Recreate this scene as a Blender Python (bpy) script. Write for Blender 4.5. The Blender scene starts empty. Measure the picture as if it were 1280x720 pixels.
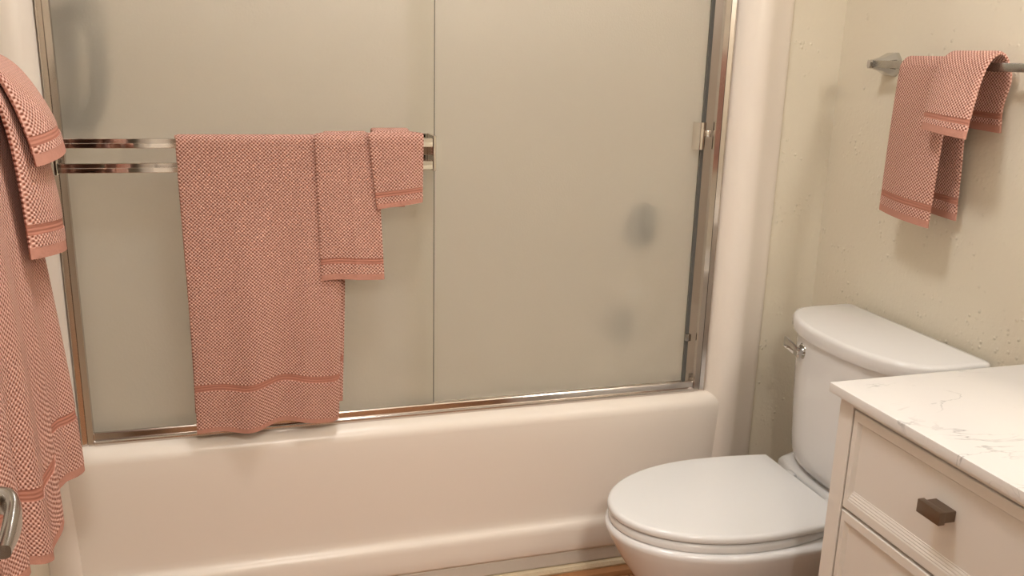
import bpy, bmesh, math, random
from mathutils import Vector, Matrix
random.seed(4)
PI = math.pi
SC = bpy.context.scene
COL = SC.collection

# ------------------------------------------------------------------ camera, light, exposure
cam_d = bpy.data.cameras.new('camera')
cam_d.sensor_width = 36.0
cam_d.lens = 1100.0 / 1280.0 * 36.0
cam_d.clip_start = 0.02
cam = bpy.data.objects.new('camera', cam_d)
COL.objects.link(cam)
yaw, pitch, roll = math.radians(16.937), math.radians(14.843), math.radians(1.536)
fw = Vector((math.sin(yaw)*math.cos(pitch), math.cos(yaw)*math.cos(pitch), -math.sin(pitch)))
rt = Vector((math.cos(yaw), -math.sin(yaw), 0))
up = rt.cross(fw)
r_ = rt*math.cos(roll) + up*math.sin(roll)
u_ = -rt*math.sin(roll) + up*math.cos(roll)
M = Matrix.Identity(4)
for i in range(3):
    M[i][0], M[i][1], M[i][2] = r_[i], u_[i], -fw[i]
M.translation = (0.3836, -2.0025, 1.3561)
cam.matrix_world = M
SC.camera = cam

SC.view_settings.view_transform = 'Standard'
SC.view_settings.look = 'None'
SC.view_settings.gamma = 1.0
SC.view_settings.use_curve_mapping = False
SC.view_settings.exposure = 0.85

world = bpy.data.worlds.new('world')
SC.world = world
world.use_nodes = True
world.node_tree.nodes['Background'].inputs[0].default_value = (1.0, 0.82, 0.64, 1)
world.node_tree.nodes['Background'].inputs[1].default_value = 0.10

VANITY_EMIT = 31.0
VANITY_COL = (1.0, 0.945, 0.88, 1)
SHOWER_FILL_EMIT = 27.0
HALL_FILL_EMIT = 78.0
HALL_FILL_COL = (1.0, 0.93, 0.84, 1)
CEIL_EMIT = 29.0
CEIL_COL = (1.0, 0.99, 0.985, 1)

# ------------------------------------------------------------------ helpers
def nodes_of(m):
    return m.node_tree.nodes, m.node_tree.links

def mat(name, col, rough=0.5, metal=0.0, spec=0.5, coat=0.0, trans=0.0, ior=1.45):
    m = bpy.data.materials.new(name)
    m.use_nodes = True
    b = m.node_tree.nodes['Principled BSDF']
    b.inputs['Base Color'].default_value = (*col, 1)
    b.inputs['Roughness'].default_value = rough
    b.inputs['Metallic'].default_value = metal
    b.inputs['Specular IOR Level'].default_value = spec
    b.inputs['Coat Weight'].default_value = coat
    b.inputs['Coat Roughness'].default_value = 0.06
    b.inputs['Transmission Weight'].default_value = trans
    b.inputs['IOR'].default_value = ior
    return m

def noise_bump(m, scale, strength, dist=0.01, detail=2.0, kind='noise'):
    n, l = nodes_of(m)
    b = n['Principled BSDF']
    tc = n.new('ShaderNodeTexCoord')
    if kind == 'noise':
        t = n.new('ShaderNodeTexNoise'); t.inputs['Scale'].default_value = scale; t.inputs['Detail'].default_value = detail
    else:
        t = n.new('ShaderNodeTexVoronoi'); t.inputs['Scale'].default_value = scale
    l.new(tc.outputs['Object'], t.inputs['Vector'])
    bp = n.new('ShaderNodeBump'); bp.inputs['Strength'].default_value = strength; bp.inputs['Distance'].default_value = dist
    l.new(t.outputs[0], bp.inputs['Height'])
    l.new(bp.outputs[0], b.inputs['Normal'])
    return m

def math_node(n, l, op, a, b=None):
    x = n.new('ShaderNodeMath'); x.operation = op
    for i, v in enumerate((a, b)):
        if v is None: continue
        if isinstance(v, (int, float)): x.inputs[i].default_value = v
        else: l.new(v, x.inputs[i])
    return x.outputs[0]

def link(name, bm, m=None, parent=None, smooth=30, recalc=True):
    me = bpy.data.meshes.new(name)
    if recalc: bmesh.ops.recalc_face_normals(bm, faces=bm.faces[:])
    bm.to_mesh(me); bm.free()
    o = bpy.data.objects.new(name, me)
    COL.objects.link(o)
    if m: me.materials.append(m)
    if parent: 
        o.parent = parent
        o.matrix_parent_inverse = Matrix.Translation(-Vector(parent.location)) if parent.type == 'EMPTY' else Matrix.Identity(4)
    if smooth:
        for p in me.polygons: p.use_smooth = True
        me.set_sharp_from_angle(angle=math.radians(smooth))
    return o

def tag(o, label=None, cat=None, group=None, kind=None):
    if label: o['label'] = label
    if cat: o['category'] = cat
    if group: o['group'] = group
    if kind: o['kind'] = kind
    return o

def thing(name, loc, label, cat, group=None):
    o = bpy.data.objects.new(name, None)
    o.empty_display_size = 0.05
    COL.objects.link(o)
    o.location = loc
    return tag(o, label, cat, group)

def box(bm, x0, x1, y0, y1, z0, z1, bev=0.0, seg=2):
    r = bmesh.ops.create_cube(bm, size=1.0)
    vs = r['verts']
    for v in vs:
        v.co = Vector((x0 + (v.co.x+.5)*(x1-x0), y0 + (v.co.y+.5)*(y1-y0), z0 + (v.co.z+.5)*(z1-z0)))
    if bev > 0:
        es = list({e for v in vs for e in v.link_edges})
        bmesh.ops.bevel(bm, geom=es, offset=bev, segments=seg, profile=0.5, affect='EDGES', clamp_overlap=True)

def boxobj(name, dims, m, parent=None, bev=0.0, seg=2):
    bm = bmesh.new(); box(bm, *dims, bev=bev, seg=seg)
    return link(name, bm, m, parent)

def struct(name, bm, m, parent=None, smooth=30):
    o = link(name, bm, m, parent, smooth)
    if not parent: o['kind'] = 'structure'
    return o

def ring_loft(bm, rings, cap0=True, cap1=True, closed=True):
    """rings: list of lists of points (same length); quads between consecutive rings"""
    vr = [[bm.verts.new(p) for p in r] for r in rings]
    n = len(rings[0])
    for a, b in zip(vr[:-1], vr[1:]):
        for i in range(n if closed else n-1):
            j = (i+1) % n
            bm.faces.new((a[i], a[j], b[j], b[i]))
    if closed and cap0: bm.faces.new(list(reversed(vr[0])))
    if closed and cap1: bm.faces.new(vr[-1])
    return vr

def tube(bm, pts, rad, seg=12, caps=True):
    pts = [Vector(p) for p in pts]
    rads = rad if isinstance(rad, (list, tuple)) else [rad]*len(pts)
    rings = []
    prev = None
    for i, p in enumerate(pts):
        t = (pts[min(i+1, len(pts)-1)] - pts[max(i-1, 0)]).normalized()
        if prev is None:
            a = t.orthogonal().normalized()
        else:
            a = (prev - t*prev.dot(t)).normalized()
        prev = a
        b = t.cross(a)
        rings.append([p + (a*math.cos(2*PI*k/seg) + b*math.sin(2*PI*k/seg))*rads[i] for k in range(seg)])
    ring_loft(bm, rings, caps, caps)

def extrude_profile(bm, prof, axis, a, b):
    """prof: list of 2D points in the plane across axis; closed solid from a to b"""
    def P(q, t):
        if axis == 'x': return (t, q[0], q[1])
        if axis == 'y': return (q[0], t, q[1])
        return (q[0], q[1], t)
    ring_loft(bm, [[P(q, a) for q in prof], [P(q, b) for q in prof]])

def smoothstep(a, b, x):
    t = max(0.0, min(1.0, (x-a)/(b-a)))
    return t*t*(3-2*t)

# ------------------------------------------------------------------ materials
# painted wall with a knock-down texture
def wall_mat(name, col, bumps=1.0):
    m = mat(name, col, rough=0.30, spec=0.5)
    n, l = nodes_of(m); b = n['Principled BSDF']
    tc = n.new('ShaderNodeTexCoord')
    n1 = n.new('ShaderNodeTexNoise'); n1.inputs['Scale'].default_value = 95; n1.inputs['Detail'].default_value = 3
    n2 = n.new('ShaderNodeTexNoise'); n2.inputs['Scale'].default_value = 11; n2.inputs['Detail'].default_value = 2
    v = n.new('ShaderNodeTexVoronoi'); v.inputs['Scale'].default_value = 62; v.inputs['Randomness'].default_value = 1.0
    for t in (n1, n2, v): l.new(tc.outputs['Object'], t.inputs['Vector'])
    blob = n.new('ShaderNodeMapRange'); blob.inputs[1].default_value = 0.30; blob.inputs[2].default_value = 0.02
    l.new(v.outputs['Distance'], blob.inputs[0])
    msk = n.new('ShaderNodeMapRange'); msk.inputs[1].default_value = 0.50; msk.inputs[2].default_value = 0.62
    l.new(n2.outputs[0], msk.inputs[0])
    bl = math_node(n, l, 'MULTIPLY', blob.outputs[0], msk.outputs[0])
    h = math_node(n, l, 'ADD', math_node(n, l, 'MULTIPLY', n1.outputs[0], 0.55), math_node(n, l, 'MULTIPLY', bl, 1.1*bumps))
    bp = n.new('ShaderNodeBump'); bp.inputs['Strength'].default_value = 0.75; bp.inputs['Distance'].default_value = 0.0025
    l.new(h, bp.inputs['Height']); l.new(bp.outputs[0], b.inputs['Normal'])
    return m
M_WALL = wall_mat('beige_wall_paint', (0.73, 0.665, 0.54))
M_CEIL = wall_mat('ceiling_paint', (0.86, 0.83, 0.78), 0.3)
M_TUB = noise_bump(mat('bone_fiberglass', (0.82, 0.745, 0.665), rough=0.3, spec=0.5), 5.0, 0.05, 0.01)
M_CHROME = mat('polished_chrome', (0.80, 0.77, 0.73), rough=0.06, metal=1.0)
M_FRAME = noise_bump(mat('bright_aluminium', (0.66, 0.61, 0.57), rough=0.16, metal=1.0), 60, 0.02, 0.001)
M_NICKEL = mat('satin_nickel', (0.40, 0.37, 0.34), rough=0.2, metal=1.0)
M_SATIN = mat('brushed_bar', (0.42, 0.41, 0.39), rough=0.25, metal=1.0)
M_PORC = mat('white_porcelain', (0.77, 0.76, 0.755), rough=0.10, spec=0.5, coat=0.3)
M_SEAT = mat('white_seat_plastic', (0.755, 0.755, 0.755), rough=0.13, spec=0.5)
M_VAN = noise_bump(mat('white_cabinet_paint', (0.80, 0.76, 0.71), rough=0.36), 260, 0.03, 0.001)
M_BRONZE = noise_bump(mat('aged_bronze', (0.20, 0.145, 0.105), rough=0.38, metal=0.75), 120, 0.12, 0.002)
M_FIT = mat('chrome_fitting', (0.58, 0.57, 0.55), rough=0.07, metal=1.0)
M_RUBBER = mat('dark_rubber', (0.03, 0.03, 0.032), rough=0.6)
M_STRIP = noise_bump(mat('painted_strip', (0.62, 0.57, 0.50), rough=0.5), 90, 0.25, 0.003)
M_CAULK = noise_bump(mat('yellowed_caulk', (0.66, 0.55, 0.38), rough=0.6), 120, 0.5, 0.004)
M_DOOR = mat('door_paint', (0.78, 0.73, 0.66), rough=0.4)
M_POUF = noise_bump(mat('charcoal_mesh', (0.05, 0.055, 0.06), rough=0.8), 150, 0.6, 0.004)

def wood_floor():
    m = mat('red_brown_wood', (0.36, 0.17, 0.075), rough=0.35)
    n, l = nodes_of(m); b = n['Principled BSDF']
    tc = n.new('ShaderNodeTexCoord')
    mp = n.new('ShaderNodeMapping'); mp.inputs['Scale'].default_value = (22, 1.6, 22)
    l.new(tc.outputs['Object'], mp.inputs[0])
    nz = n.new('ShaderNodeTexNoise'); nz.inputs['Scale'].default_value = 3.5; nz.inputs['Detail'].default_value = 6
    l.new(mp.outputs[0], nz.inputs['Vector'])
    cr = n.new('ShaderNodeValToRGB')
    cr.color_ramp.elements[0].position = 0.3; cr.color_ramp.elements[0].color = (0.20, 0.075, 0.03, 1)
    cr.color_ramp.elements[1].position = 0.72; cr.color_ramp.elements[1].color = (0.52, 0.27, 0.13, 1)
    l.new(nz.outputs[0], cr.inputs[0])
    sep = n.new('ShaderNodeSeparateXYZ'); l.new(tc.outputs['Object'], sep.inputs[0])
    fr = math_node(n, l, 'FRACT', math_node(n, l, 'MULTIPLY', sep.outputs[0], 1/0.06))
    seam = math_node(n, l, 'LESS_THAN', fr, 0.045)
    mx = n.new('ShaderNodeMix'); mx.data_type = 'RGBA'
    l.new(seam, mx.inputs[0]); l.new(cr.outputs[0], mx.inputs[6]); mx.inputs[7].default_value = (0.09, 0.03, 0.015, 1)
    l.new(mx.outputs[2], b.inputs['Base Color'])
    return m
M_FLOOR = wood_floor()
M_SHOE = noise_bump(mat('stained_shoe_moulding', (0.40, 0.19, 0.08), rough=0.35), 40, 0.1, 0.003)

def quartz():
    m = mat('white_quartz', (0.86, 0.83, 0.80), rough=0.2)
    n, l = nodes_of(m); b = n['Principled BSDF']
    tc = n.new('ShaderNodeTexCoord')
    mp = n.new('ShaderNodeMapping'); mp.inputs['Rotation'].default_value = (0, 0, 0.9); mp.inputs['Scale'].default_value = (1, 2.2, 1)
    l.new(tc.outputs['Object'], mp.inputs[0])
    wv = n.new('ShaderNodeTexNoise'); wv.inputs['Scale'].default_value = 5.5; wv.inputs['Detail'].default_value = 9; wv.inputs['Distortion'].default_value = 1.2
    l.new(mp.outputs[0], wv.inputs['Vector'])
    d = math_node(n, l, 'ABSOLUTE', math_node(n, l, 'SUBTRACT', wv.outputs[0], 0.5))
    vein = n.new('ShaderNodeMapRange'); vein.inputs[1].default_value = 0.016; vein.inputs[2].default_value = 0.0
    l.new(d, vein.inputs[0])
    nz = n.new('ShaderNodeTexNoise'); nz.inputs['Scale'].default_value = 9; nz.inputs['Detail'].default_value = 3
    l.new(tc.outputs['Object'], nz.inputs['Vector'])
    gate = n.new('ShaderNodeMapRange'); gate.inputs[1].default_value = 0.47; gate.inputs[2].default_value = 0.62
    l.new(nz.outputs[0], gate.inputs[0])
    f = math_node(n, l, 'MULTIPLY', math_node(n, l, 'MULTIPLY', vein.outputs[0], gate.outputs[0]), 0.75)
    mx = n.new('ShaderNodeMix'); mx.data_type = 'RGBA'
    l.new(f, mx.inputs[0]); mx.inputs[6].default_value = (0.80, 0.775, 0.755, 1); mx.inputs[7].default_value = (0.36, 0.36, 0.36, 1)
    l.new(mx.outputs[2], b.inputs['Base Color'])
    return m
M_QUARTZ = quartz()

def towel_weave():
    m = mat('terry_rice_weave', (0.7, 0.4, 0.3), rough=0.9, spec=0.15)
    n, l = nodes_of(m); b = n['Principled BSDF']
    b.inputs['Sheen Weight'].default_value = 0.06
    uv = n.new('ShaderNodeUVMap')
    nz = n.new('ShaderNodeTexNoise'); nz.inputs['Scale'].default_value = 60; nz.inputs['Detail'].default_value = 2
    l.new(uv.outputs[0], nz.inputs['Vector'])
    sep = n.new('ShaderNodeSeparateXYZ'); l.new(uv.outputs[0], sep.inputs[0])
    jit = math_node(n, l, 'MULTIPLY', math_node(n, l, 'SUBTRACT', nz.outputs[0], 0.5), 0.0022)
    U = math_node(n, l, 'ADD', sep.outputs[0], jit); V = math_node(n, l, 'SUBTRACT', sep.outputs[1], jit)
    k = 2*PI/0.0054
    s1 = math_node(n, l, 'SINE', math_node(n, l, 'MULTIPLY', math_node(n, l, 'ADD', U, V), k*0.70))
    s2 = math_node(n, l, 'SINE', math_node(n, l, 'MULTIPLY', math_node(n, l, 'SUBTRACT', U, V), k*0.70))
    s = math_node(n, l, 'MULTIPLY', math_node(n, l, 'ADD', s1, s2), 0.25)
    h = math_node(n, l, 'ADD', s, 0.5)
    n2 = n.new('ShaderNodeTexNoise'); n2.inputs['Scale'].default_value = 330; n2.inputs['Detail'].default_value = 2
    l.new(uv.outputs[0], n2.inputs['Vector'])
    h2 = math_node(n, l, 'ADD', h, math_node(n, l, 'MULTIPLY', math_node(n, l, 'SUBTRACT', n2.outputs[0], 0.5), 0.6))
    cr = n.new('ShaderNodeValToRGB')
    e = cr.color_ramp.elements
    e[0].position = 0.10; e[0].color = (0.20, 0.062, 0.036, 1)
    e[1].position = 0.78; e[1].color = (0.80, 0.50, 0.42, 1)
    x = e.new(0.36); x.color = (0.49, 0.232, 0.172, 1)
    l.new(h2, cr.inputs[0]); l.new(cr.outputs[0], b.inputs['Base Color'])
    bp = n.new('ShaderNodeBump'); bp.inputs['Strength'].default_value = 0.9; bp.inputs['Distance'].default_value = 0.0025
    l.new(h2, bp.inputs['Height']); l.new(bp.outputs[0], b.inputs['Normal'])
    return m
M_TOWEL = towel_weave()

def flat_band():
    m = mat('flat_woven_band', (0.45, 0.195, 0.14), rough=0.75, spec=0.2)
    n, l = nodes_of(m); b = n['Principled BSDF']
    uv = n.new('ShaderNodeUVMap')
    sep = n.new('ShaderNodeSeparateXYZ'); l.new(uv.outputs[0], sep.inputs[0])
    s = math_node(n, l, 'SINE', math_node(n, l, 'MULTIPLY', sep.outputs[1], 2*PI/0.006))
    bp = n.new('ShaderNodeBump'); bp.inputs['Strength'].default_value = 0.4; bp.inputs['Distance'].default_value = 0.001
    l.new(s, bp.inputs['Height']); l.new(bp.outputs[0], b.inputs['Normal'])
    return m
M_BAND = flat_band()
M_HEM = noise_bump(mat('folded_hem', (0.50, 0.245, 0.185), rough=0.8, spec=0.2), 110, 0.4, 0.004)

def obscure_glass():
    m = bpy.data.materials.new('obscure_glass'); m.use_nodes = True
    n, l = nodes_of(m); b = n['Principled BSDF']
    b.inputs['Base Color'].default_value = (0.96, 0.94, 0.87, 1)
    b.inputs['Roughness'].default_value = 0.56
    b.inputs['Transmission Weight'].default_value = 1.0
    b.inputs['IOR'].default_value = 1.45
    tc = n.new('ShaderNodeTexCoord')
    nz = n.new('ShaderNodeTexNoise'); nz.inputs['Scale'].default_value = 240; nz.inputs['Detail'].default_value = 1
    l.new(tc.outputs['Object'], nz.inputs['Vector'])
    bp = n.new('ShaderNodeBump'); bp.inputs['Strength'].default_value = 0.25; bp.inputs['Distance'].default_value = 0.002
    l.new(nz.outputs[0], bp.inputs['Height']); l.new(bp.outputs[0], b.inputs['Normal'])
    # an etched face also scatters part of the light back and through
    df = n.new('ShaderNodeBsdfDiffuse'); df.inputs[0].default_value = (0.86, 0.815, 0.72, 1)
    tl = n.new('ShaderNodeBsdfTranslucent'); tl.inputs[0].default_value = (0.92, 0.89, 0.82, 1)
    m1 = n.new('ShaderNodeMixShader'); m1.inputs[0].default_value = 0.55
    l.new(df.outputs[0], m1.inputs[1]); l.new(tl.outputs[0], m1.inputs[2])
    m2 = n.new('ShaderNodeMixShader'); m2.inputs[0].default_value = 0.40
    l.new(b.outputs[0], m2.inputs[1]); l.new(m1.outputs[0], m2.inputs[2])
    l.new(m2.outputs[0], n['Material Output'].inputs[0])
    return m
M_GLASS = obscure_glass()
M_GEDGE = mat('grey_edge_seal', (0.12, 0.115, 0.105), rough=0.2)

def emit(name, col, s):
    m = bpy.data.materials.new(name); m.use_nodes = True
    n, l = nodes_of(m)
    n.remove(n['Principled BSDF'])
    e = n.new('ShaderNodeEmission'); e.inputs[0].default_value = col; e.inputs[1].default_value = s
    l.new(e.outputs[0], n['Material Output'].inputs[0])
    return m

# ------------------------------------------------------------------ room shell
XL, XR = -0.085, 1.857
YB, YT = -1.88, -0.005        # back wall with the doorway, plane of the painted strip beside the tub
ZC = 2.44
YA = 0.80                     # back of the tub alcove
def sbox(name, dims, m):
    bm = bmesh.new(); box(bm, *dims); return struct(name, bm, m)
sbox('floor', (XL-0.1, XR+0.1, YB-1.4, YA+0.1, -0.1, 0.0), M_FLOOR)
sbox('ceiling', (XL-0.1, XR+0.1, YB-1.5, YA+0.1, ZC, ZC+0.1), M_CEIL)
sbox('wall_right', (XR, XR+0.1, YB-0.12, YA+0.1, 0, ZC), M_WALL)
sbox('wall_left', (XL-0.1, XL, YB-0.12, YA+0.1, 0, ZC), M_WALL)
sbox('wall_far', (XL, XR, YA, YA+0.1, 0, ZC), M_WALL)
sbox('wall_strip', (1.700, XR, YT, YT+0.11, 0, ZC), M_WALL)
bm = bmesh.new()
box(bm, XL, 0.07, YB-0.12, YB, 0, ZC); box(bm, 0.90, XR, YB-0.12, YB, 0, ZC); box(bm, 0.07, 0.90, YB-0.12, YB, 2.05, ZC)
struct('wall_near', bm, M_WALL)
sbox('wall_hall', (XL-0.1, XR+0.1, YB-1.5, YB-1.4, 0, ZC), mat('brown_hall_paint', (0.20, 0.13, 0.085), rough=0.6))

# strips at the foot of the tub
def strip_bm(prof): 
    b = bmesh.new(); extrude_profile(b, prof, 'x', XL+0.001, 1.72); return b
struct('baseboard_front', strip_bm([(-0.034, 0.040), (-0.050, 0.040), (-0.0525, 0.044), (-0.0525, 0.076), (-0.050, 0.080), (-0.034, 0.080)]), M_STRIP)
struct('trim_1', strip_bm([(-0.034, 0.020), (-0.060, 0.020), (-0.062, 0.026), (-0.058, 0.035), (-0.050, 0.0385), (-0.034, 0.0385)]), M_CAULK)
struct('trim_2', strip_bm([(-0.034, 0.0), (-0.080, 0.0), (-0.080, 0.006), (-0.076, 0.014), (-0.066, 0.0195), (-0.034, 0.0195)]), M_SHOE)

# ------------------------------------------------------------------ tub and surround
tub = thing('bathtub', (0.77, 0.38, 0.0), 'long bone-white bathtub with moulded shower surround behind the sliding glass doors', 'bathtub')
def apron_profile():
    P = [(0.075, 0.485), (0.03, 0.487), (-0.012, 0.487)]
    for k in range(1, 9):
        a = k/8*PI/2
        P.append((-0.012-0.034*math.sin(a), 0.487-0.034*(1-math.cos(a))))
    P += [(-0.0445, 0.40), (-0.0415, 0.32), (-0.039, 0.24), (-0.038, 0.19), (-0.0385, 0.176), (-0.041, 0.168), (-0.046, 0.162), (-0.051, 0.157), (-0.054, 0.150), (-0.0555, 0.140), (-0.0565, 0.11), (-0.057, 0.088), (-0.055, 0.082), (-0.048, 0.0805), (-0.030, 0.0805)]
    return P
def apron():
    b = bmesh.new()
    xs = [-0.028, -0.018, -0.010, -0.003, 0.004, 0.012, 0.022, 0.035] + [0.1+0.1*i for i in range(15)] + [1.51, 1.523, 1.534, 1.542, 1.55, 1.557, 1.565, 1.575]
    P = apron_profile()
    rings = []
    for x in xs:
        e = min(smoothstep(-0.028, 0.030, x), smoothstep(1.575, 1.515, x) if x > 1 else 1.0)
        ring = []
        for (y, z) in P:
            yy = y if y > -0.012 else -0.012 + (y+0.012)*(0.85+0.15*e)
            ring.append((x, yy, z))
        rings.append(ring)
    ring_loft(b, rings, closed=False)
    return b
link('apron', apron(), M_TUB, tub, smooth=60)

def column(profile, z0=0.0, z1=1.98):
    b = bmesh.new(); extrude_profile(b, profile, 'z', z0, z1); return b
def arc(cx, cy, r, a0, a1, n=7):
    return [(cx+r*math.cos(math.radians(a0+(a1-a0)*k/n)), cy+r*math.sin(math.radians(a0+(a1-a0)*k/n))) for k in range(n+1)]
# right post: rounded inner shoulder, flat face, a long face falling back to the painted wall
right_post = [(1.546, 0.075), (1.546, 0.000), (1.548, -0.008), (1.553, -0.018), (1.560, -0.028), (1.568, -0.036), (1.577, -0.0425), (1.586, -0.0465), (1.596, -0.0485), (1.606, -0.049), (1.615, -0.0485),
              (1.622, -0.0465), (1.630, -0.043), (1.638, -0.0385), (1.648, -0.033), (1.668, -0.0235), (1.688, -0.0155), (1.6985, -0.0125), (1.7005, -0.010), (1.7005, 0.075)]
link('surround_post', column(right_post, 0.0805), M_TUB, tub, smooth=60)
left_post = [(-0.001-(x-1.546), y) for (x, y) in right_post if x < 1.61] + [(XL+0.0006, -0.047), (XL+0.0006, 0.075)]
link('surround_post', column(left_post, 0.0805), M_TUB, tub, smooth=60)
b = bmesh.new()
box(b, XL+0.001, 0.0, 0.076, YA-0.001, 0.05, 1.98, bev=0.0)
box(b, 1.546, 1.70, 0.076, YA-0.001, 0.05, 1.98)
box(b, 0.0, 1.546, YA-0.03, YA-0.001, 0.05, 1.98)
link('surround_wall', b, M_TUB, tub)
# basin
def rrect(x0, x1, y0, y1, z, r, n=6):
    pts = []
    for (cx, cy, a0) in ((x1-r, y1-r, 0), (x0+r, y1-r, 90), (x0+r, y0+r, 180), (x1-r, y0+r, 270)):
        for k in range(n+1):
            a = math.radians(a0+90*k/n); pts.append((cx+r*math.cos(a), cy+r*math.sin(a), z))
    return pts
b = bmesh.new()
ring_loft(b, [rrect(0.001, 1.545, 0.076, YA-0.031, 0.44, 0.004), rrect(0.001, 1.545, 0.076, YA-0.031, 0.486, 0.004), rrect(0.05, 1.49, 0.10, YA-0.07, 0.486, 0.10), rrect(0.07, 1.46, 0.115, YA-0.085, 0.46, 0.12), rrect(0.14, 1.36, 0.15, YA-0.12, 0.16, 0.14), rrect(0.18, 1.32, 0.19, YA-0.16, 0.11, 0.12)], cap0=False)
link('basin', b, M_TUB, tub, smooth=50, recalc=False)

# ------------------------------------------------------------------ shower door frame
fr = thing('shower_door_frame', (0.77, 0.02, 0.487), 'bright metal frame of the shower doors standing on the tub rim', 'door frame')
jl = [(0.0, -0.004), (0.0008, -0.0095), (0.0028, -0.0100), (0.0030, -0.0088), (0.0118, -0.0060), (0.0122, 0.001), (0.0138, 0.001), (0.0142, -0.0088), (0.026, -0.0095), (0.027, -0.004), (0.027, 0.002), (0.018, 0.003), (0.018, 0.070), (0.0, 0.070)]
link('side_jamb', column(jl, 0.4875, 1.90), M_FRAME, fr, smooth=25)
jr = [(1.5455-x*1.25, y) for (x, y) in jl]
link('side_jamb', column(jr, 0.4875, 1.90), M_FRAME, fr, smooth=25)
b = bmesh.new()
extrude_profile(b, [(-0.012, 0.4875), (-0.0125, 0.4955), (-0.0105, 0.497), (-0.0045, 0.4985), (-0.0040, 0.4995), (-0.0040, 0.5125), (-0.0025, 0.5150), (0.0020, 0.5155), (0.0042, 0.5140), (0.0045, 0.500), (0.062, 0.499), (0.064, 0.510), (0.066, 0.510), (0.068, 0.4875)], 'x', 0.027, 1.511)
link('bottom_track', b, M_FRAME, fr, smooth=25)
b = bmesh.new()
extrude_profile(b, [(-0.012, 1.84), (-0.014, 1.845), (-0.014, 1.90), (0.07, 1.90), (0.07, 1.84), (0.066, 1.84), (0.066, 1.89), (-0.008, 1.89), (-0.008, 1.84)], 'x', 0.0, 1.5455)
link('header_rail', b, M_FRAME, fr, smooth=25)

# sliding panels
pf = thing('sliding_glass_panel', (0.41, 0.015, 0.503), 'left frosted glass shower panel carrying the double towel rails and draped towels', 'shower door', 'sliding shower panels')
boxobj('glass_pane', (0.020, 0.800, 0.0145, 0.0205, 0.503, 1.875), M_GLASS, pf, bev=0.001, seg=1)
pb = thing('sliding_glass_panel', (1.13, 0.045, 0.503), 'right frosted glass shower panel with small metal pull on its right edge', 'shower door', 'sliding shower panels')
boxobj('glass_pane', (0.745, 1.508, 0.038, 0.044, 0.503, 1.875), M_GLASS, pb, bev=0.001, seg=1)
boxobj('edge_seal', (0.8002, 0.8016, 0.0143, 0.0207, 0.503, 1.875), M_GEDGE, pf)
b = bmesh.new()
box(b, 1.496, 1.506, 0.030, 0.0378, 0.503, 1.875, bev=0.001, seg=1)
link('edge_seal', b, M_GEDGE, pb)

# double towel rails on the left panel
RZ = (1.162, 1.112)
RY = -0.050
for z in RZ:
    b = bmesh.new()
    prof = [(RY+0.005, z-0.0095), (RY-0.0058, z-0.0097), (RY-0.0064, z-0.0090), (RY-0.0056, z-0.0002), (RY-0.0054, z+0.0002), (RY-0.0054, z+0.0088), (RY-0.0044, z+0.0096), (RY+0.002, z+0.0100), (RY+0.005, z+0.0095)]
    extrude_profile(b, prof, 'x', 0.020, 0.783)
    link('towel_rail', b, M_CHROME, pf, smooth=20)
for (x, s) in ((0.016, 1), (0.787, -1)):
    b = bmesh.new()
    box(b, x-0.0035, x+0.0035, RY-0.008, 0.0142, 1.098, 1.178, bev=0.0012, seg=1)
    xa, xb = sorted((x+s*0.003, x+s*(0.020 if s < 0 else 0.008)))
    box(b, xa, xb, 0.0085, 0.0142, 1.099, 1.177, bev=0.001, seg=1)
    link('rail_bracket', b, M_CHROME, pf, smooth=25)

# pull on the right panel, with its bumper
b = bmesh.new()
extrude_profile(b, [(1.474, 0.030), (1.477, 0.012), (1.481, 0.006), (1.486, 0.004), (1.488, 0.006), (1.4875, 0.010), (1.490, 0.012), (1.494, 0.010), (1.497, 0.012), (1.497, 0.030), (1.497, 0.0378), (1.474, 0.0378)], 'z', 1.136, 1.204)
link('pull_handle', b, M_CHROME, pb, smooth=25)
b = bmesh.new()
box(b, 1.497, 1.5095, 0.004, 0.018, 1.168, 1.185, bev=0.002)
link('bumper', b, M_CHROME, pb)
b = bmesh.new()
box(b, 1.492, 1.507, 0.018, 0.0295, 0.622, 0.642, bev=0.002)
link('bumper', b, M_NICKEL, pb)

# ------------------------------------------------------------------ things behind the frosted glass
def squash_ball(bm, c, rx, ry, rz, seed, amp=0.18):
    r = bmesh.ops.create_icosphere(bm, subdivisions=4, radius=1.0)
    rnd = random.Random(seed)
    ws = [(Vector((rnd.uniform(-1,1), rnd.uniform(-1,1), rnd.uniform(-1,1))).normalized(), rnd.uniform(5, 13), rnd.uniform(0, 6)) for _ in range(9)]
    for v in r['verts']:
        d = v.co.normalized()
        k = 1 + amp*sum(math.sin(w.dot(d)*f+p) for (w, f, p) in ws)/5
        v.co = Vector((c[0]+d.x*rx*k, c[1]+d.y*ry*k, c[2]+d.z*rz*k))
def pouf(x, y, z, rx, rz, label, hook_z, seed):
    t = thing('bath_pouf', (x, y, z), label, 'bath sponge', 'sponges behind the right glass')
    b = bmesh.new(); squash_ball(b, (x, y, z), rx, 0.024, rz, seed); link('mesh_ball', b, M_POUF, t, smooth=180)
    b = bmesh.new(); tube(b, [(x, y, z+rz*0.8), (x-0.006, y-0.004, (z+rz+hook_z)/2), (x, 0.056, hook_z), (x+0.006, y-0.004, (z+rz+hook_z)/2), (x+0.003, y, z+rz*0.8)], 0.0016, 6)
    link('hanging_loop', b, M_SEAT, t)
    b = bmesh.new()
    tube(b, [(x, 0.0441, hook_z), (x, 0.047, hook_z), (x, 0.050, hook_z), (x, 0.060, hook_z), (x, 0.062, hook_z+0.006)], [0.016, 0.013, 0.004, 0.003, 0.003], 14)
    link('suction_hook', b, M_SEAT, t)
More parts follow.
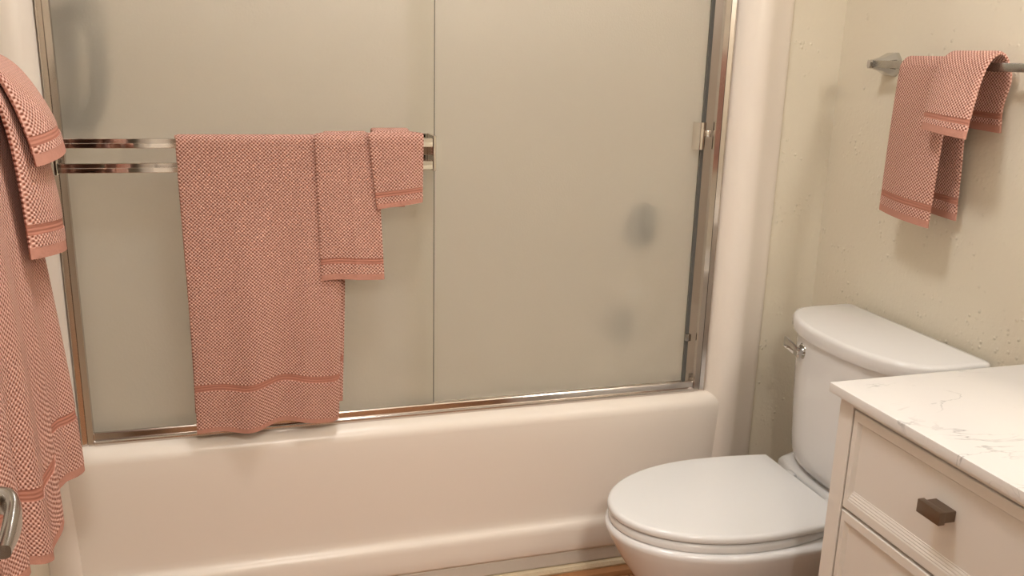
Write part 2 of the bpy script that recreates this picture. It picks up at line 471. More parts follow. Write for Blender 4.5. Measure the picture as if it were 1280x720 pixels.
pouf(1.362, 0.072, 0.935, 0.042, 0.060, 'dark blurred sponge seen through the right glass, the upper and darker smudge', 1.05, 3)
pouf(1.340, 0.105, 0.655, 0.036, 0.045, 'faint blurred sponge seen through the right glass, the lower and paler smudge', 0.76, 8)

M_HOSE = mat('dark_braided_hose', (0.10, 0.10, 0.10), rough=0.4, metal=0.3)
hs = thing('hand_shower', (0.05, 0.05, 1.2), 'blurred dark hand shower and hose behind the upper left frosted glass', 'hand shower')
b = bmesh.new(); tube(b, [(0.0012, 0.105, 1.40), (0.012, 0.105, 1.40), (0.028, 0.085, 1.405), (0.040, 0.070, 1.408)], [0.025, 0.014, 0.012, 0.012], 14); link('wall_bracket', b, M_HOSE, hs)
b = bmesh.new(); tube(b, [(0.044, 0.055, 1.24), (0.045, 0.055, 1.32), (0.048, 0.056, 1.38), (0.056, 0.060, 1.42), (0.075, 0.062, 1.45)], [0.014, 0.017, 0.019, 0.024, 0.036], 14); link('shower_head', b, M_HOSE, hs)
b = bmesh.new(); tube(b, [(0.044, 0.055, 1.24), (0.040, 0.046, 1.19), (0.050, 0.043, 1.175), (0.068, 0.043, 1.19), (0.088, 0.043, 1.23), (0.100, 0.045, 1.29), (0.100, 0.052, 1.36), (0.09, 0.10, 1.44), (0.04, 0.16, 1.50), (0.0012, 0.18, 1.52)], 0.019, 10); link('hose', b, M_HOSE, hs, smooth=60)

# ------------------------------------------------------------------ towels
class Path:
    """polyline with arc-length lookup"""
    def __init__(s, pts):
        s.p = [Vector(q) for q in pts]
        s.d = [0.0]
        for a, c in zip(s.p[:-1], s.p[1:]): s.d.append(s.d[-1]+(c-a).length)
        s.L = s.d[-1]
    def at(s, t):
        t = max(0.0, min(1.0, t))*s.L
        for i in range(len(s.d)-1):
            if t <= s.d[i+1] or i == len(s.d)-2:
                k = (t-s.d[i])/max(1e-9, s.d[i+1]-s.d[i])
                return s.p[i].lerp(s.p[i+1], k)
def catmull(pts, n=8):
    pts = [Vector(p) for p in pts]
    out = []
    for i in range(len(pts)-1):
        p0 = pts[max(i-1, 0)]; p1 = pts[i]; p2 = pts[i+1]; p3 = pts[min(i+2, len(pts)-1)]
        for k in range(n):
            t = k/n
            out.append(0.5*((2*p1)+(p2-p0)*t+(2*p0-5*p1+4*p2-p3)*t*t+(3*p1-p0-3*p2+p3)*t**3))
    out.append(pts[-1])
    return out

def towel(name, label, surf, L, W, thick, bands, hem, parent_loc, cat='towel', group=None, out_sign=1.0, nu=44, dv=0.006, back_bands=True):
    """surf(u,s) -> point, u in 0..1 across, s metres along from the front hem over the rail to the back hem"""
    t = thing(name, parent_loc, label, cat, group)
    def nrm(u, s):
        e = 1e-3
        a = surf(min(1, u+e), s)-surf(max(0, u-e), s); c = surf(u, min(L, s+e))-surf(u, max(0, s-e))
        n = a.cross(c)
        return n.normalized()*out_sign
    def part(nm, ranges, m, inset=0.0):
        b = bmesh.new(); uvl = b.loops.layers.uv.new('UVMap')
        for (s0, s1) in ranges:
            n = max(1, int(round((s1-s0)/dv)))
            A, B = [], []
            for j in range(n+1):
                s = s0+(s1-s0)*j/n
                ra, rb = [], []
                for i in range(nu+1):
                    u = i/nu
                    p = surf(u, s); q = nrm(u, s)
                    # rounded cloth edge: both faces pinch together at the selvedge
                    ed = min(u, 1-u)*W
                    k = 0.5+0.5*min(1.0, ed/(thick*0.9))**0.5
                    mid = p - q*thick*0.5
                    ra.append(b.verts.new(mid+q*(thick*0.5-inset)*k)); rb.append(b.verts.new(mid-q*(thick*0.5-inset)*k))
                A.append(ra); B.append(rb)
            def uvset(f, idx):
                for lp, (i, j) in zip(f.loops, idx): lp[uvl].uv = (i/nu*W, s0+(s1-s0)*j/n)
            for j in range(n):
                for i in range(nu):
                    f = b.faces.new((A[j][i], A[j][i+1], A[j+1][i+1], A[j+1][i])); uvset(f, ((i, j), (i+1, j), (i+1, j+1), (i, j+1)))
                    f = b.faces.new((B[j][i], B[j+1][i], B[j+1][i+1], B[j][i+1])); uvset(f, ((i, j), (i, j+1), (i+1, j+1), (i+1, j)))
                for i in (0, nu):
                    f = b.faces.new((A[j][i], A[j+1][i], B[j+1][i], B[j][i])); uvset(f, ((i, j), (i, j+1), (i+.3, j+1), (i+.3, j)))
            for j in (0, n):
                for i in range(nu):
                    f = b.faces.new((A[j][i], B[j][i], B[j][i+1], A[j][i+1])); uvset(f, ((i, j), (i, j), (i+1, j), (i+1, j)))
        return link(nm, b, m, t, smooth=60)
    cuts = []
    (b0, b1) = bands
    body = [(hem, b0), (b1, L-b1), (L-b0, L-hem)] if back_bands else [(hem, b0), (b1, L)]
    part('cloth', body, M_TOWEL)
    part('border_band', [(b0, b1)], M_BAND, inset=thick*0.12)
    part('hem', [(0, hem)], M_HEM, inset=thick*0.06)
    part('border_band', [(L-b1, L-b0)], M_BAND, inset=thick*0.12)
    part('hem', [(L-hem, L)], M_HEM, inset=thick*0.06)
    return t

def over_rail_x(yf, yb, zt, zf, zb, n=12):
    """path in (y,z): front hem -> over the rail -> back hem"""
    r = (yb-yf)/2; c = (yf+yb)/2; rz = min(r, 0.022)
    P = [(yf, zf + (zt-rz-zf)*k/10) for k in range(11)]
    P += [(c-r*math.cos(PI*k/n), zt-rz+rz*math.sin(PI*k/n)) for k in range(1, n)]
    P += [(yb, zt-rz-(zt-rz-zb)*k/6) for k in range(7)]
    return Path([(0, a, b) for (a, b) in P])

SHOWER = 'pink towels on the shower door rail'
def shower_towel(label, xl, xr, yf, yb, zt, zf, zb, thick, bands, hem, fold, loc):
    """xl/xr: functions of drop (0 at top, 1 at hem)"""
    P = over_rail_x(yf, yb, zt, zf, zb)
    L = P.L
    sf = zt - zf
    def surf(u, s):
        q = P.at(s/L)
        front = s < sf
        d = (zt-q.z)/(zt-zf)
        x = xl(d, front) + (xr(d, front)-xl(d, front))*u
        dy, dz = fold(u, max(0, d), front)
        return Vector((x, q.y+dy, q.z+dz))
    return towel('towel', label, surf, L, xr(0.5, True)-xl(0.5, True), thick, bands, hem, loc, 'towel', SHOWER)

def fold_big(u, d, front):
    g = smoothstep(0.05, 0.9, d)
    if front:
        q = 1-smoothstep(0.72, 0.88, u)
        dy = g*q*(0.009*math.sin(u*10.5+0.4+d*0.6) + 0.005*math.sin(u*19+2.0+d*1.5)-0.006)
        edge = max(0.0, (u-0.93)/0.07)
        dy += g*0.016*edge*edge
        dz = g*g*(0.005*math.sin(u*6.2+3.9) + 0.004*math.sin(u*13))
        return dy, dz
    return min(0.0, 0.0) + 0.001*math.sin(u*8)*g, 0
shower_towel('large pink bath towel hanging over the shower door rail, nearly reaching the tub', 
    lambda d, f: 0.246 + 0.006*d*math.sin(d*3.0) - (0.003 if not f else 0), lambda d, f: 0.574+0.006*math.sin(d*4) - 0.006*d + (0.007 if not f else 0),
    -0.0675, -0.0385, 1.1805, 0.522, 0.56, 0.008, (0.098, 0.114), 0.011, fold_big, (0.415, RY, 1.172))
def fold_mid(u, d, front):
    g = smoothstep(0.1, 1.0, d)
    if front:
        return -0.002*g+g*(0.004*math.sin(u*7+1.2)) - 0.004*math.exp(-((u-0.55)/0.04)**2)*0.7, g*0.003*math.sin(u*5)
    return 0.0, 0.0
shower_towel('medium pink hand towel on the shower door rail between the bath towel and the washcloth',
    lambda d, f: 0.524+0.006*d - (0.0 if f else -0.02), lambda d, f: 0.655+0.014*d - (0.0 if f else 0.02),
    -0.0765, -0.0290, 1.1875, 0.860, 0.852, 0.0075, (0.036, 0.050), 0.013, fold_mid, (0.595, RY, 1.172))
def fold_small(u, d, front):
    g = smoothstep(0.1, 1.0, d)
    if front:
        return g*0.003*math.sin(u*6+0.5)-0.001, g*0.014*(u-0.5)
    return 0.0, 0.0
shower_towel('small pink washcloth at the right end of the shower door rail',
    lambda d, f: 0.635+0.019*d + (0 if f else 0.012), lambda d, f: 0.757 - 0.002*d - (0 if f else 0.03),
    -0.0848, -0.0195, 1.1945, 1.026, 1.014, 0.0075, (0.024, 0.036), 0.011, fold_small, (0.695, RY, 1.172))

# right wall towels: rail along y at x=1.782
def wall_towel(label, y_far, y_near, prof_far, prof_near, thick, bands, hem, loc, ripple):
    F = Path(catmull(prof_far(), 6)); N = Path(catmull(prof_near(), 6))
    L = (F.L+N.L)/2
    def surf(u, s):
        p = F.at(s/L).lerp(N.at(s/L), u)
        d = ripple(u, s/L)
        p = CP + (p + Vector((d, 0, 0)) - CP)*1.0115
        return p
    W = (Vector(prof_far()[0])-Vector(prof_near()[0])).length
    return towel('towel', label, surf, L, W, thick, bands, hem, loc, 'towel', 'pink towels on the right wall bar')
BX, BZ = 1.798, 1.357
CP = Vector((0.3836, -2.0025, 1.3561))
def hand_prof(y0, y1, zf, zb, dxf=0.0):
    return lambda: [(1.748+dxf, y1, zf), (1.753+dxf*.7, y0*.5+y1*.5, (zf+1.36)/2), (1.761, y0, 1.34), (1.767, y0, 1.364), (1.782, y0, 1.3765), (1.797, y0, 1.364), (1.803, y0, 1.34), (1.815, (y0+y1)/2, (zb+1.36)/2), (1.822, y1, zb)]
wall_towel('pink hand towel hanging lowest on the right wall towel bar, under the washcloth', 0, 0,
    hand_prof(-0.340, -0.350, 1.040, 1.050), hand_prof(-0.500, -0.508, 1.026, 1.040, -0.004), 0.0085, (0.034, 0.048), 0.015, (BX, -0.42, 1.3765),
    lambda u, v: (-0.010*smoothstep(0.45, 0.0, v)*math.sin(u*3.3)) )
def wash_prof(y0, y1, y2, zf, zb, dx=0.0):
    return lambda: [(1.709+dx, y1, zf), (1.722+dx*.7, y1*.6+y0*.4, 1.275), (1.742, y0, 1.335), (1.757, y0, 1.371), (1.782, y0, 1.3880), (1.806, y0, 1.374), (1.822, y0, 1.335), (1.833, y2, 1.28), (1.838, y2, zb)]
wall_towel('folded pink washcloth laid over the hand towel on the right wall towel bar', 0, 0,
    wash_prof(-0.468, -0.487, -0.455, 1.232, 1.236), wash_prof(-0.592, -0.614, -0.572, 1.222, 1.230, -0.004), 0.0095, (0.026, 0.038), 0.015, (BX, -0.54, 1.388),
    lambda u, v: (-0.006*smoothstep(0.45, 0.0, v)*math.sin(u*3.1)))

# left wall towels: rail along y at x=0.005
LX, LZ = 0.005, 1.292
def left_towel(label, far, near, thick, bands, hem, loc, ripple, cat='towel'):
    F = Path(catmull(far, 8)); N = Path(catmull(near, 8)); L = (F.L+N.L)/2
    W = (Vector(far[0])-Vector(near[0])).length
    def surf(u, s):
        v = s/L
        return F.at(v).lerp(N.at(v), u) + ripple(u, v)
    return towel('towel', label, surf, L, W, thick, bands, hem, loc, cat, 'pink towels at the left wall', nu=60)
HEM = [(0.0, 0.000, 0.000), (0.10, 0.004, 0.006), (0.17, -0.002, 0.012), (0.23, -0.018, 0.004), (0.30, -0.012, -0.040), (0.42, -0.006, -0.054), (0.52, -0.016, -0.040), (0.63, -0.022, -0.010), (0.80, -0.012, 0.010), (1.0, -0.010, 0.010)]
HEMP = catmull([(a, b, c) for (a, b, c) in HEM], 8)
def big_rip(u, v):
    for p, q in zip(HEMP[:-1], HEMP[1:]):
        if u <= q.x + 1e-9: break
    k = (u-p.x)/max(1e-9, q.x-p.x)
    c = p.lerp(q, k)
    g = smoothstep(0.36, 0.02, v)
    h = smoothstep(0.50, 0.30, v)
    return Vector((c.y*g + 0.008*h*math.sin(u*26+0.8)*(0.35+0.65*g), 0, c.z*g*g))
left_towel('large pink bath towel at the left edge hanging behind the metal door lever',
    [(0.070, -0.450, 0.640), (0.064, -0.450, 0.80), (0.052, -0.452, 1.0), (0.036, -0.455, 1.18), (0.022, -0.46, 1.285), (LX, -0.46, 1.308), (-0.014, -0.46, 1.285), (-0.020, -0.46, 1.1), (-0.024, -0.45, 0.75)],
    [(0.066, -0.90, 0.640), (0.058, -0.90, 0.80), (0.046, -0.90, 1.0), (0.034, -0.90, 1.18), (0.022, -0.90, 1.285), (LX, -0.90, 1.308), (-0.014, -0.90, 1.285), (-0.020, -0.90, 1.1), (-0.024, -0.90, 0.75)],
    0.010, (0.098, 0.116), 0.014, (LX, -0.68, 1.31), big_rip)
def bulge(a):
    def f(u, v):
        g = smoothstep(0.46, 0.12, v)
        return Vector((a*g*math.sin(PI*u)**0.8, 0, 0))
    return f
left_towel('pink hand towel at the left edge, the middle layer over the bath towel',
    [(0.079, -0.430, 1.030), (0.074, -0.430, 1.12), (0.060, -0.432, 1.22), (0.038, -0.434, 1.292), (LX, -0.435, 1.320), (-0.022, -0.435, 1.29), (-0.032, -0.435, 1.2), (-0.036, -0.435, 1.05)],
    [(0.068, -0.588, 1.046), (0.065, -0.588, 1.14), (0.056, -0.588, 1.23), (0.038, -0.588, 1.295), (LX, -0.588, 1.320), (-0.022, -0.588, 1.29), (-0.032, -0.588, 1.2), (-0.036, -0.588, 1.05)],
    0.010, (0.036, 0.052), 0.017, (LX, -0.51, 1.32), bulge(0.017))
left_towel('pink washcloth at the left edge, the topmost short layer beside the shower frame',
    [(0.090, -0.430, 1.196), (0.084, -0.432, 1.225), (0.066, -0.433, 1.275), (0.040, -0.434, 1.317), (LX, -0.435, 1.333), (-0.030, -0.435, 1.315), (-0.046, -0.435, 1.26), (-0.050, -0.435, 1.19)],
    [(0.086, -0.572, 1.180), (0.080, -0.572, 1.215), (0.064, -0.572, 1.27), (0.040, -0.572, 1.317), (LX, -0.572, 1.333), (-0.030, -0.572, 1.315), (-0.046, -0.572, 1.26), (-0.050, -0.572, 1.19)],
    0.010, (0.028, 0.042), 0.017, (LX, -0.50, 1.333), bulge(0.017))

# ------------------------------------------------------------------ towel bars on the walls
def wall_bar(label, xw, xb, z, y_far, y_near, m_bar):
    s = 1 if xw > xb else -1
    t = thing('towel_bar', (xw, (y_far+y_near)/2, z), label, 'towel bar', 'wall towel bars')
    b = bmesh.new(); box(b, xb-0.0045, xb+0.0045, y_near, y_far, z-0.0085, z+0.0085, bev=0.002); link('bar', b, m_bar, t)
    for (y, e) in ((y_far-0.004, 1), (y_near+0.004, -1)):
        rings = []
        for (k, hw, hh, ch) in ((0.0005, 0.027, 0.027, 0.010), (0.007, 0.027, 0.027, 0.010), (0.012, 0.0255, 0.0255, 0.010), (0.036, 0.016, 0.0155, 0.004), (0.060, 0.008, 0.0095, 0.003), (0.0695, 0.006, 0.0088, 0.003)):
            x = xw - s*k
            rings.append([(x, y+a*hw, z+c*hh) for (a, c) in ((1, .45), (.55, 1), (-.55, 1), (-1, .45), (-1, -.45), (-.55, -1), (.55, -1), (1, -.45))])
        b = bmesh.new(); ring_loft(b, rings); br = link('bracket', b, M_FIT, t, smooth=20)
        b = bmesh.new(); yy = y_far if e > 0 else y_near
        box(b, xb-0.0065, xb+0.0065, min(yy, yy+e*0.005), max(yy, yy+e*0.005), z-0.0105, z+0.0105, bev=0.0015)
        c = link('end_cap', b, M_CHROME, br)
        c.matrix_parent_inverse = Matrix.Identity(4)
        c.matrix_parent_inverse = Matrix.Identity(4)
wall_bar('chrome towel bar on the right wall above the toilet tank', XR, BX, BZ, -0.201, -0.70, M_SATIN)
wall_bar('chrome towel bar on the left wall beside the shower', XL, LX, LZ, -0.395, -0.96, M_SATIN)


# ------------------------------------------------------------------ toilet (faces -x, tank against the right wall)
TY = -0.413
to = thing('toilet', (1.45, TY, 0.0), 'white two-piece toilet with closed lid between the tub and the vanity', 'toilet')
def dshape(xb, half, z, n=28, scale=1.0, xs=0.0, front=None):
    """tank plan: straight back at xb, bowed front. returns a ring"""
    prof = [(0.0, 1.601), (0.06, 1.603), (0.11, 1.612), (0.155, 1.628), (0.19, 1.647), (0.213, 1.668), (0.226, 1.692), (0.231, 1.722), (0.2325, 1.78), (0.2335, 1.825), (0.230, 1.835), (0.222, 1.838)]
    pts = []
    for (dy, x) in prof: pts.append((x, TY+dy*half/0.2335))
    for (dy, x) in reversed(prof[1:]): pts.append((x, TY-dy*half/0.2335))
    # rescale x about back
    return [(xb-(1.838-x)*scale, y, z) for (x, y) in pts]
b = bmesh.new()
ring_loft(b, [dshape(1.838, 0.226, 0.7305, scale=0.955), dshape(1.838, 0.2335, 0.733, scale=0.99), dshape(1.838, 0.2345, 0.738), dshape(1.838, 0.2345, 0.757), dshape(1.838, 0.2335, 0.7625, scale=0.992), dshape(1.837, 0.230, 0.766, scale=0.975), dshape(1.834, 0.222, 0.7675, scale=0.94)])
link('tank_lid', b, M_PORC, to, smooth=45)
b = bmesh.new()
ring_loft(b, [dshape(1.80, 0.150, 0.398, scale=0.60), dshape(1.82, 0.180, 0.403, scale=0.78), dshape(1.826, 0.192, 0.415, scale=0.845), dshape(1.828, 0.197, 0.432, scale=0.87), dshape(1.829, 0.201, 0.47, scale=0.885), dshape(1.830, 0.209, 0.58, scale=0.91), dshape(1.831, 0.2155, 0.68, scale=0.925), dshape(1.832, 0.2180, 0.7302, scale=0.93)])
link('tank', b, M_PORC, to, smooth=45)

def egg(xt, xb, hw, z, n=40, pw=2.0, backhalf=None, xw=None, yc=TY):
    """ring: tip at xt (front, -x), widest hw at xw, back at xb with half width backhalf"""
    xw = xw if xw is not None else xt+(xb-xt)*0.58
    bh = backhalf if backhalf is not None else hw*0.9
    half = []
    for k in range(n+1):                       # front half ellipse quadrant, from the tip to the widest
        a = k/n*PI/2
        half.append((xw-(xw-xt)*math.cos(a), hw*math.sin(a)))
    m = 14
    for k in range(1, m+1):
        t = k/m
        half.append((xw+(xb-xw)*t, hw+(bh-hw)*(t*t)))
    pts = [(x, yc+y, z) for (x, y) in half] + [(x, yc-y, z) for (x, y) in reversed(half[1:])]
    return pts
def rnd_egg(xt, xb, hw, bh, z0, z1, r, xw, crown=0.0):
    rings = []
    def e(d, z): return egg(xt+d, xb-d, hw-d, z, backhalf=bh-d, xw=xw)
    for k in range(5):
        a = k/4*PI/2
        rings.append(e(r*0.7*(1-math.sin(a)), z0+r*0.7*(1-math.cos(a))))
    for k in range(7):
        a = k/6*PI/2
        rings.append(e(r*(1-math.cos(a)), z1-r+r*math.sin(a)))
    if crown:
        for d, c in ((0.03, 0.35), (0.07, 0.75), (0.11, 1.0)):
            rings.append(e(r+d, z1+crown*c))
    return rings
b = bmesh.new(); ring_loft(b, rnd_egg(1.108, 1.597, 0.183, 0.165, 0.3885, 0.4075, 0.009, 1.395, 0.0015)); link('seat_lid', b, M_SEAT, to, smooth=50)
# ring seat
b = bmesh.new()
outer = rnd_egg(1.111, 1.575, 0.181, 0.150, 0.3655, 0.3855, 0.008, 1.395)
inner = [egg(1.185, 1.50, 0.115, z, backhalf=0.085, xw=1.38) for z in (0.3855, 0.3655)]
vr = ring_loft(b, outer+inner, False, False)
n = len(vr[0])
for i in range(n): b.faces.new((vr[-1][i], vr[-1][(i+1) % n], vr[0][(i+1) % n], vr[0][i]))
link('seat_ring', b, M_SEAT, to, smooth=50)
for dy in (-0.075, 0.075):
    b = bmesh.new(); box(b, 1.598, 1.617, TY+dy-0.016, TY+dy+0.016, 0.3655, 0.3985, bev=0.005)
    link('seat_hinge', b, M_SEAT, to)
# bowl and pedestal
b = bmesh.new()
R = [egg(1.262, 1.700, 0.112, 0.0, backhalf=0.10, xw=1.45), egg(1.258, 1.700, 0.114, 0.02, backhalf=0.10, xw=1.45), egg(1.262, 1.69, 0.106, 0.05, backhalf=0.095, xw=1.45), egg(1.252, 1.68, 0.104, 0.10, backhalf=0.09, xw=1.44),
     egg(1.222, 1.68, 0.114, 0.16, backhalf=0.09, xw=1.42), egg(1.180, 1.69, 0.140, 0.22, backhalf=0.095, xw=1.41), egg(1.142, 1.70, 0.166, 0.28, backhalf=0.11, xw=1.40), egg(1.117, 1.72, 0.183, 0.325, backhalf=0.13, xw=1.40),
     egg(1.106, 1.76, 0.191, 0.348, backhalf=0.165, xw=1.40), egg(1.105, 1.79, 0.192, 0.356, backhalf=0.180, xw=1.40), egg(1.107, 1.80, 0.1905, 0.361, backhalf=0.186, xw=1.40), egg(1.113, 1.80, 0.185, 0.365, backhalf=0.184, xw=1.40)]
ring_loft(b, R)
link('bowl', b, M_PORC, to, smooth=60)
# raised deck that carries the tank
b = bmesh.new()
def deck(z, d): return [(1.845-d*0.3, TY-0.19+d, z), (1.845-d*0.3, TY+0.19-d, z), (1.70, TY+0.193-d, z), (1.635+d, TY+0.17-d, z), (1.618+d, TY+0.10, z), (1.618+d, TY-0.10, z), (1.635+d, TY-0.17+d, z), (1.70, TY-0.193+d, z)]
ring_loft(b, [deck(0.345, 0.004), deck(0.3585, 0.0), deck(0.385, 0.001), deck(0.394, 0.006), deck(0.397, 0.015)])
link('tank_deck', b, M_PORC, to, smooth=50)
# flush lever on the front of the tank
fh = bmesh.new()
hx, hy, hz = 1.6215, -0.310, 0.695
tube(fh, [(hx+0.018, hy, hz), (hx+0.002, hy, hz), (hx-0.002, hy, hz)], [0.019, 0.019, 0.016], 20)
fl = link('flush_handle', fh, M_FIT, to, smooth=40)
b = bmesh.new(); tube(b, [(hx+0.020, hy, hz), (hx+0.0035, hy, hz)], 0.0205, 20); link('gasket', b, M_RUBBER, fl)
b = bmesh.new()
tube(b, [(hx-0.001, hy, hz), (hx-0.012, hy, hz), (hx-0.020, hy, hz)], [0.010, 0.009, 0.0085], 14)
ring_loft(b, [[(hx-0.012+a*0.0035-d, hy-0.009+t*0.050, hz-0.003+t*0.018+c*(0.0105+0.0020*t)) for (a, c) in ((1, .7), (.6, 1), (-.6, 1), (-1, .7), (-1, -.7), (-.6, -1), (.6, -1), (1, -.7))] for (t, d) in ((0, 0.000), (0.08, 0.002), (0.3, 0.004), (0.65, 0.007), (0.95, 0.010), (1.0, 0.010))])
link('lever', b, M_FIT, fl, smooth=35)

# ------------------------------------------------------------------ vanity
VX, VY0, VY1 = 1.362, -0.788, -1.690
CZ = 0.798
va = thing('vanity_cabinet', (1.60, -1.24, 0.0), 'white bathroom vanity cabinet with recessed drawer fronts beside the toilet', 'cabinet')
b = bmesh.new()
box(b, VX+0.018, XR-0.002, VY1, VY0, 0.09, CZ-0.001)
box(b, VX+0.06, XR-0.002, VY1+0.005, VY0-0.005, 0.0, 0.09)
link('cabinet_body', b, M_VAN, va)
b = bmesh.new()
box(b, VX, VX+0.0178, VY0-0.035, VY0, 0.0, CZ-0.001, bev=0.0012, seg=1)
box(b, VX, VX+0.0178, VY1, VY1+0.035, 0.0, CZ-0.001, bev=0.0012, seg=1)
box(b, VX, VX+0.0178, VY1+0.035, VY0-0.035, CZ-0.012, CZ-0.001)
box(b, VX, VX+0.0178, VY1+0.035, VY0-0.035, 0.09, 0.12)
box(b, VX, VX+0.0178, -1.275, -1.243, 0.12, CZ-0.012)
link('face_frame', b, M_VAN, va)
def panel_front(name, y0, y1, z0, z1, parent, side=0.011, rail=0.017):
    """recessed drawer front: outer rim, plain bevel on three sides, a wide foot ledge with four fine ribs shaped in for shadow stripes; faces -x. y0<y1"""
    x = VX+0.0005
    b = bmesh.new()
    def ring(iy, it, ib, dx): return [(x+dx, y0+iy, z0+ib), (x+dx, y1-iy, z0+ib), (x+dx, y1-iy, z1-it), (x+dx, y0+iy, z1-it)]
    seq = [(0, 0, 0, 0.0165), (0, 0, 0, 0.0015), (0.0015, 0.0015, 0.0015, 0.0), (side, rail, rail, 0.0)]
    n = 4
    for k in range(n):
        t0 = k/n; t1 = (k+0.55)/n; t2 = (k+1)/n
        for (t, rise) in ((t1, 0.0), (t2-0.02, 0.0013)):
            f = 0.0062*t
            seq.append((side+0.0055*t, rail+0.0055*t, rail+0.019*t, f+0.0003-rise*0.6))
    seq.append((side+0.0062, rail+0.0062, rail+0.0195, 0.0066))
    ring_loft(b, [ring(*q) for q in seq])
    return link(name, b, M_VAN, parent, smooth=14)
DY0, DY1 = -1.2405, -0.8265
dr = panel_front('drawer', DY0, DY1, 0.600, 0.782, va)
ddr = panel_front('drawer', DY0, DY1, 0.355, 0.594, va)
ddr2 = panel_front('drawer', DY0, DY1, 0.124, 0.349, va)
dd = panel_front('cabinet_door', VY1+0.038, -1.2775, 0.124, 0.782, va)
def pull(yc, zc, parent):
    xf = VX+0.0072
    b = bmesh.new()
    box(b, xf-0.0305, xf-0.0185, yc-0.0235, yc+0.0235, zc-0.0108, zc+0.0108, bev=0.0012, seg=2)
    box(b, xf-0.019, xf+0.002, yc-0.0225, yc+0.0195, zc-0.0085, zc+0.0095, bev=0.001, seg=1)
    return link('drawer_pull', b, M_BRONZE, parent, smooth=30)
DC = (DY0+DY1)/2
pull(-1.042, 0.7075, dr); pull(-1.042, 0.49, ddr); pull(DC, 0.237, ddr2); pull(-1.30, 0.55, dd)
ct = boxobj('countertop', (1.3455, XR-0.001, -1.705, -0.7745, CZ, 0.8155), M_QUARTZ, None, bev=0.0015)
tag(ct, 'white quartz vanity countertop with sparse grey veins', 'countertop')

# ------------------------------------------------------------------ open door at the left with its lever
dbm = bmesh.new(); box(dbm, 0.060, 0.095, -1.865, -1.105, 0.012, 2.03, bev=0.002)
door = struct('door_1', dbm, M_DOOR)
hb = bmesh.new()
LZD, LYD = 0.960, -1.190
tube(hb, [(0.0951, LYD, LZD), (0.100, LYD, LZD), (0.103, LYD, LZD)], [0.032, 0.032, 0.026], 28)
pts = catmull([(0.100, LYD, LZD), (0.130, LYD, LZD), (0.155, LYD-0.001, LZD-0.001), (0.165, LYD-0.006, LZD-0.003), (0.171, LYD-0.020, LZD-0.007), (0.174, LYD-0.045, LZD-0.009), (0.177, LYD-0.085, LZD-0.007)], 6)
rings = []
for i, p in enumerate(pts):
    t = (pts[min(i+1, len(pts)-1)]-pts[max(i-1, 0)]).normalized()
    upv = Vector((0, 0, 1)); sd = t.cross(upv).normalized(); uu = sd.cross(t).normalized()
    k = i/(len(pts)-1)
    hw = 0.0075*(1-0.15*k); hh = (0.0125+0.001*smoothstep(0.35, 0.6, k))*(1-0.55*smoothstep(0.75, 1.0, k))
    rings.append([p+sd*(hw*math.copysign(abs(math.cos(a))**0.7, math.cos(a)))+uu*(hh*math.copysign(abs(math.sin(a))**0.7, math.sin(a))) for a in [2*PI*j/18 for j in range(18)]])
ring_loft(hb, rings)
link('door_handle', hb, M_NICKEL, door, smooth=45)

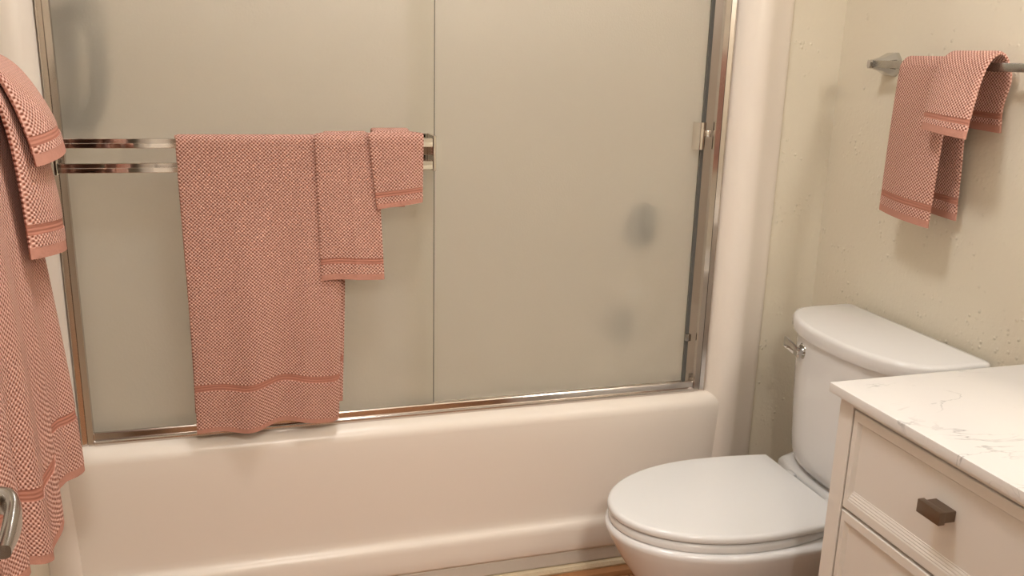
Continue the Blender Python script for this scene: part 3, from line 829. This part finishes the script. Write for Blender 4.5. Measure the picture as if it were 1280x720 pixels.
# ------------------------------------------------------------------ unseen lamps; the hall and shower ones are added fill
M_BULB = emit('vanity_bulb_glow', VANITY_COL, VANITY_EMIT)
M_DOME = emit('ceiling_dome_glow', CEIL_COL, CEIL_EMIT)
vl = thing('vanity_light', (XR, -1.25, 1.80), 'three-globe vanity light on the right wall over the countertop', 'wall lamp')
b = bmesh.new(); box(b, XR-0.03, XR-0.0005, -1.55, -0.95, 1.76, 1.84, bev=0.006); link('back_plate', b, M_CHROME, vl)
for y in (-1.45, -1.25, -1.05):
    b = bmesh.new(); tube(b, [(XR-0.03, y, 1.80), (XR-0.10, y, 1.80), (XR-0.135, y, 1.785), (XR-0.145, y, 1.765)], 0.009, 10); link('arm', b, M_CHROME, vl, smooth=60)
    b = bmesh.new(); bmesh.ops.create_uvsphere(b, u_segments=24, v_segments=14, radius=0.045)
    for v in b.verts: v.co += Vector((XR-0.145, y, 1.722))
    link('globe', b, M_BULB, vl, smooth=180)
cl = thing('ceiling_light', (0.70, -0.75, ZC), 'round dome light on the bathroom ceiling', 'ceiling lamp')
b = bmesh.new(); tube(b, [(0.70, -0.75, ZC-0.0005), (0.70, -0.75, ZC-0.025)], [0.16, 0.155], 40); link('base_ring', b, M_NICKEL, cl)
b = bmesh.new(); tube(b, [(0.70, -0.75, ZC-0.0255), (0.70, -0.75, ZC-0.05), (0.70, -0.75, ZC-0.075), (0.70, -0.75, ZC-0.09)], [0.15, 0.14, 0.10, 0.04], 40); link('dome', b, M_DOME, cl, smooth=60)

M_HALL_FILL = emit('hall_fill_glow', HALL_FILL_COL, HALL_FILL_EMIT)  # added fill from behind the camera, brightens apron and glass
hl = thing('hall_fill_light', (0.55, -2.75, ZC), 'added dome-shaped fill light on the hall ceiling outside the doorway', 'ceiling lamp')
b = bmesh.new(); tube(b, [(0.55, -2.75, ZC-0.0005), (0.55, -2.75, ZC-0.025)], [0.19, 0.185], 40); link('base_ring', b, M_NICKEL, hl)
b = bmesh.new(); tube(b, [(0.55, -2.75, ZC-0.0255), (0.55, -2.75, ZC-0.05), (0.55, -2.75, ZC-0.075), (0.55, -2.75, ZC-0.09)], [0.18, 0.17, 0.12, 0.05], 40); link('dome', b, M_HALL_FILL, hl, smooth=60)

sl = thing('shower_fill_light', (0.77, 0.40, ZC), 'added round fill light in the ceiling above the tub', 'ceiling lamp')  # added to brighten the alcove and backlight things behind the glass
b = bmesh.new(); tube(b, [(0.77, 0.40, ZC-0.0005), (0.77, 0.40, ZC-0.012)], [0.11, 0.105], 36); link('trim_ring', b, M_SEAT, sl)
b = bmesh.new(); tube(b, [(0.77, 0.40, ZC-0.0122), (0.77, 0.40, ZC-0.020), (0.77, 0.40, ZC-0.024)], [0.085, 0.08, 0.05], 36); link('lens', b, emit('shower_fill_glow', CEIL_COL, SHOWER_FILL_EMIT), sl, smooth=60)
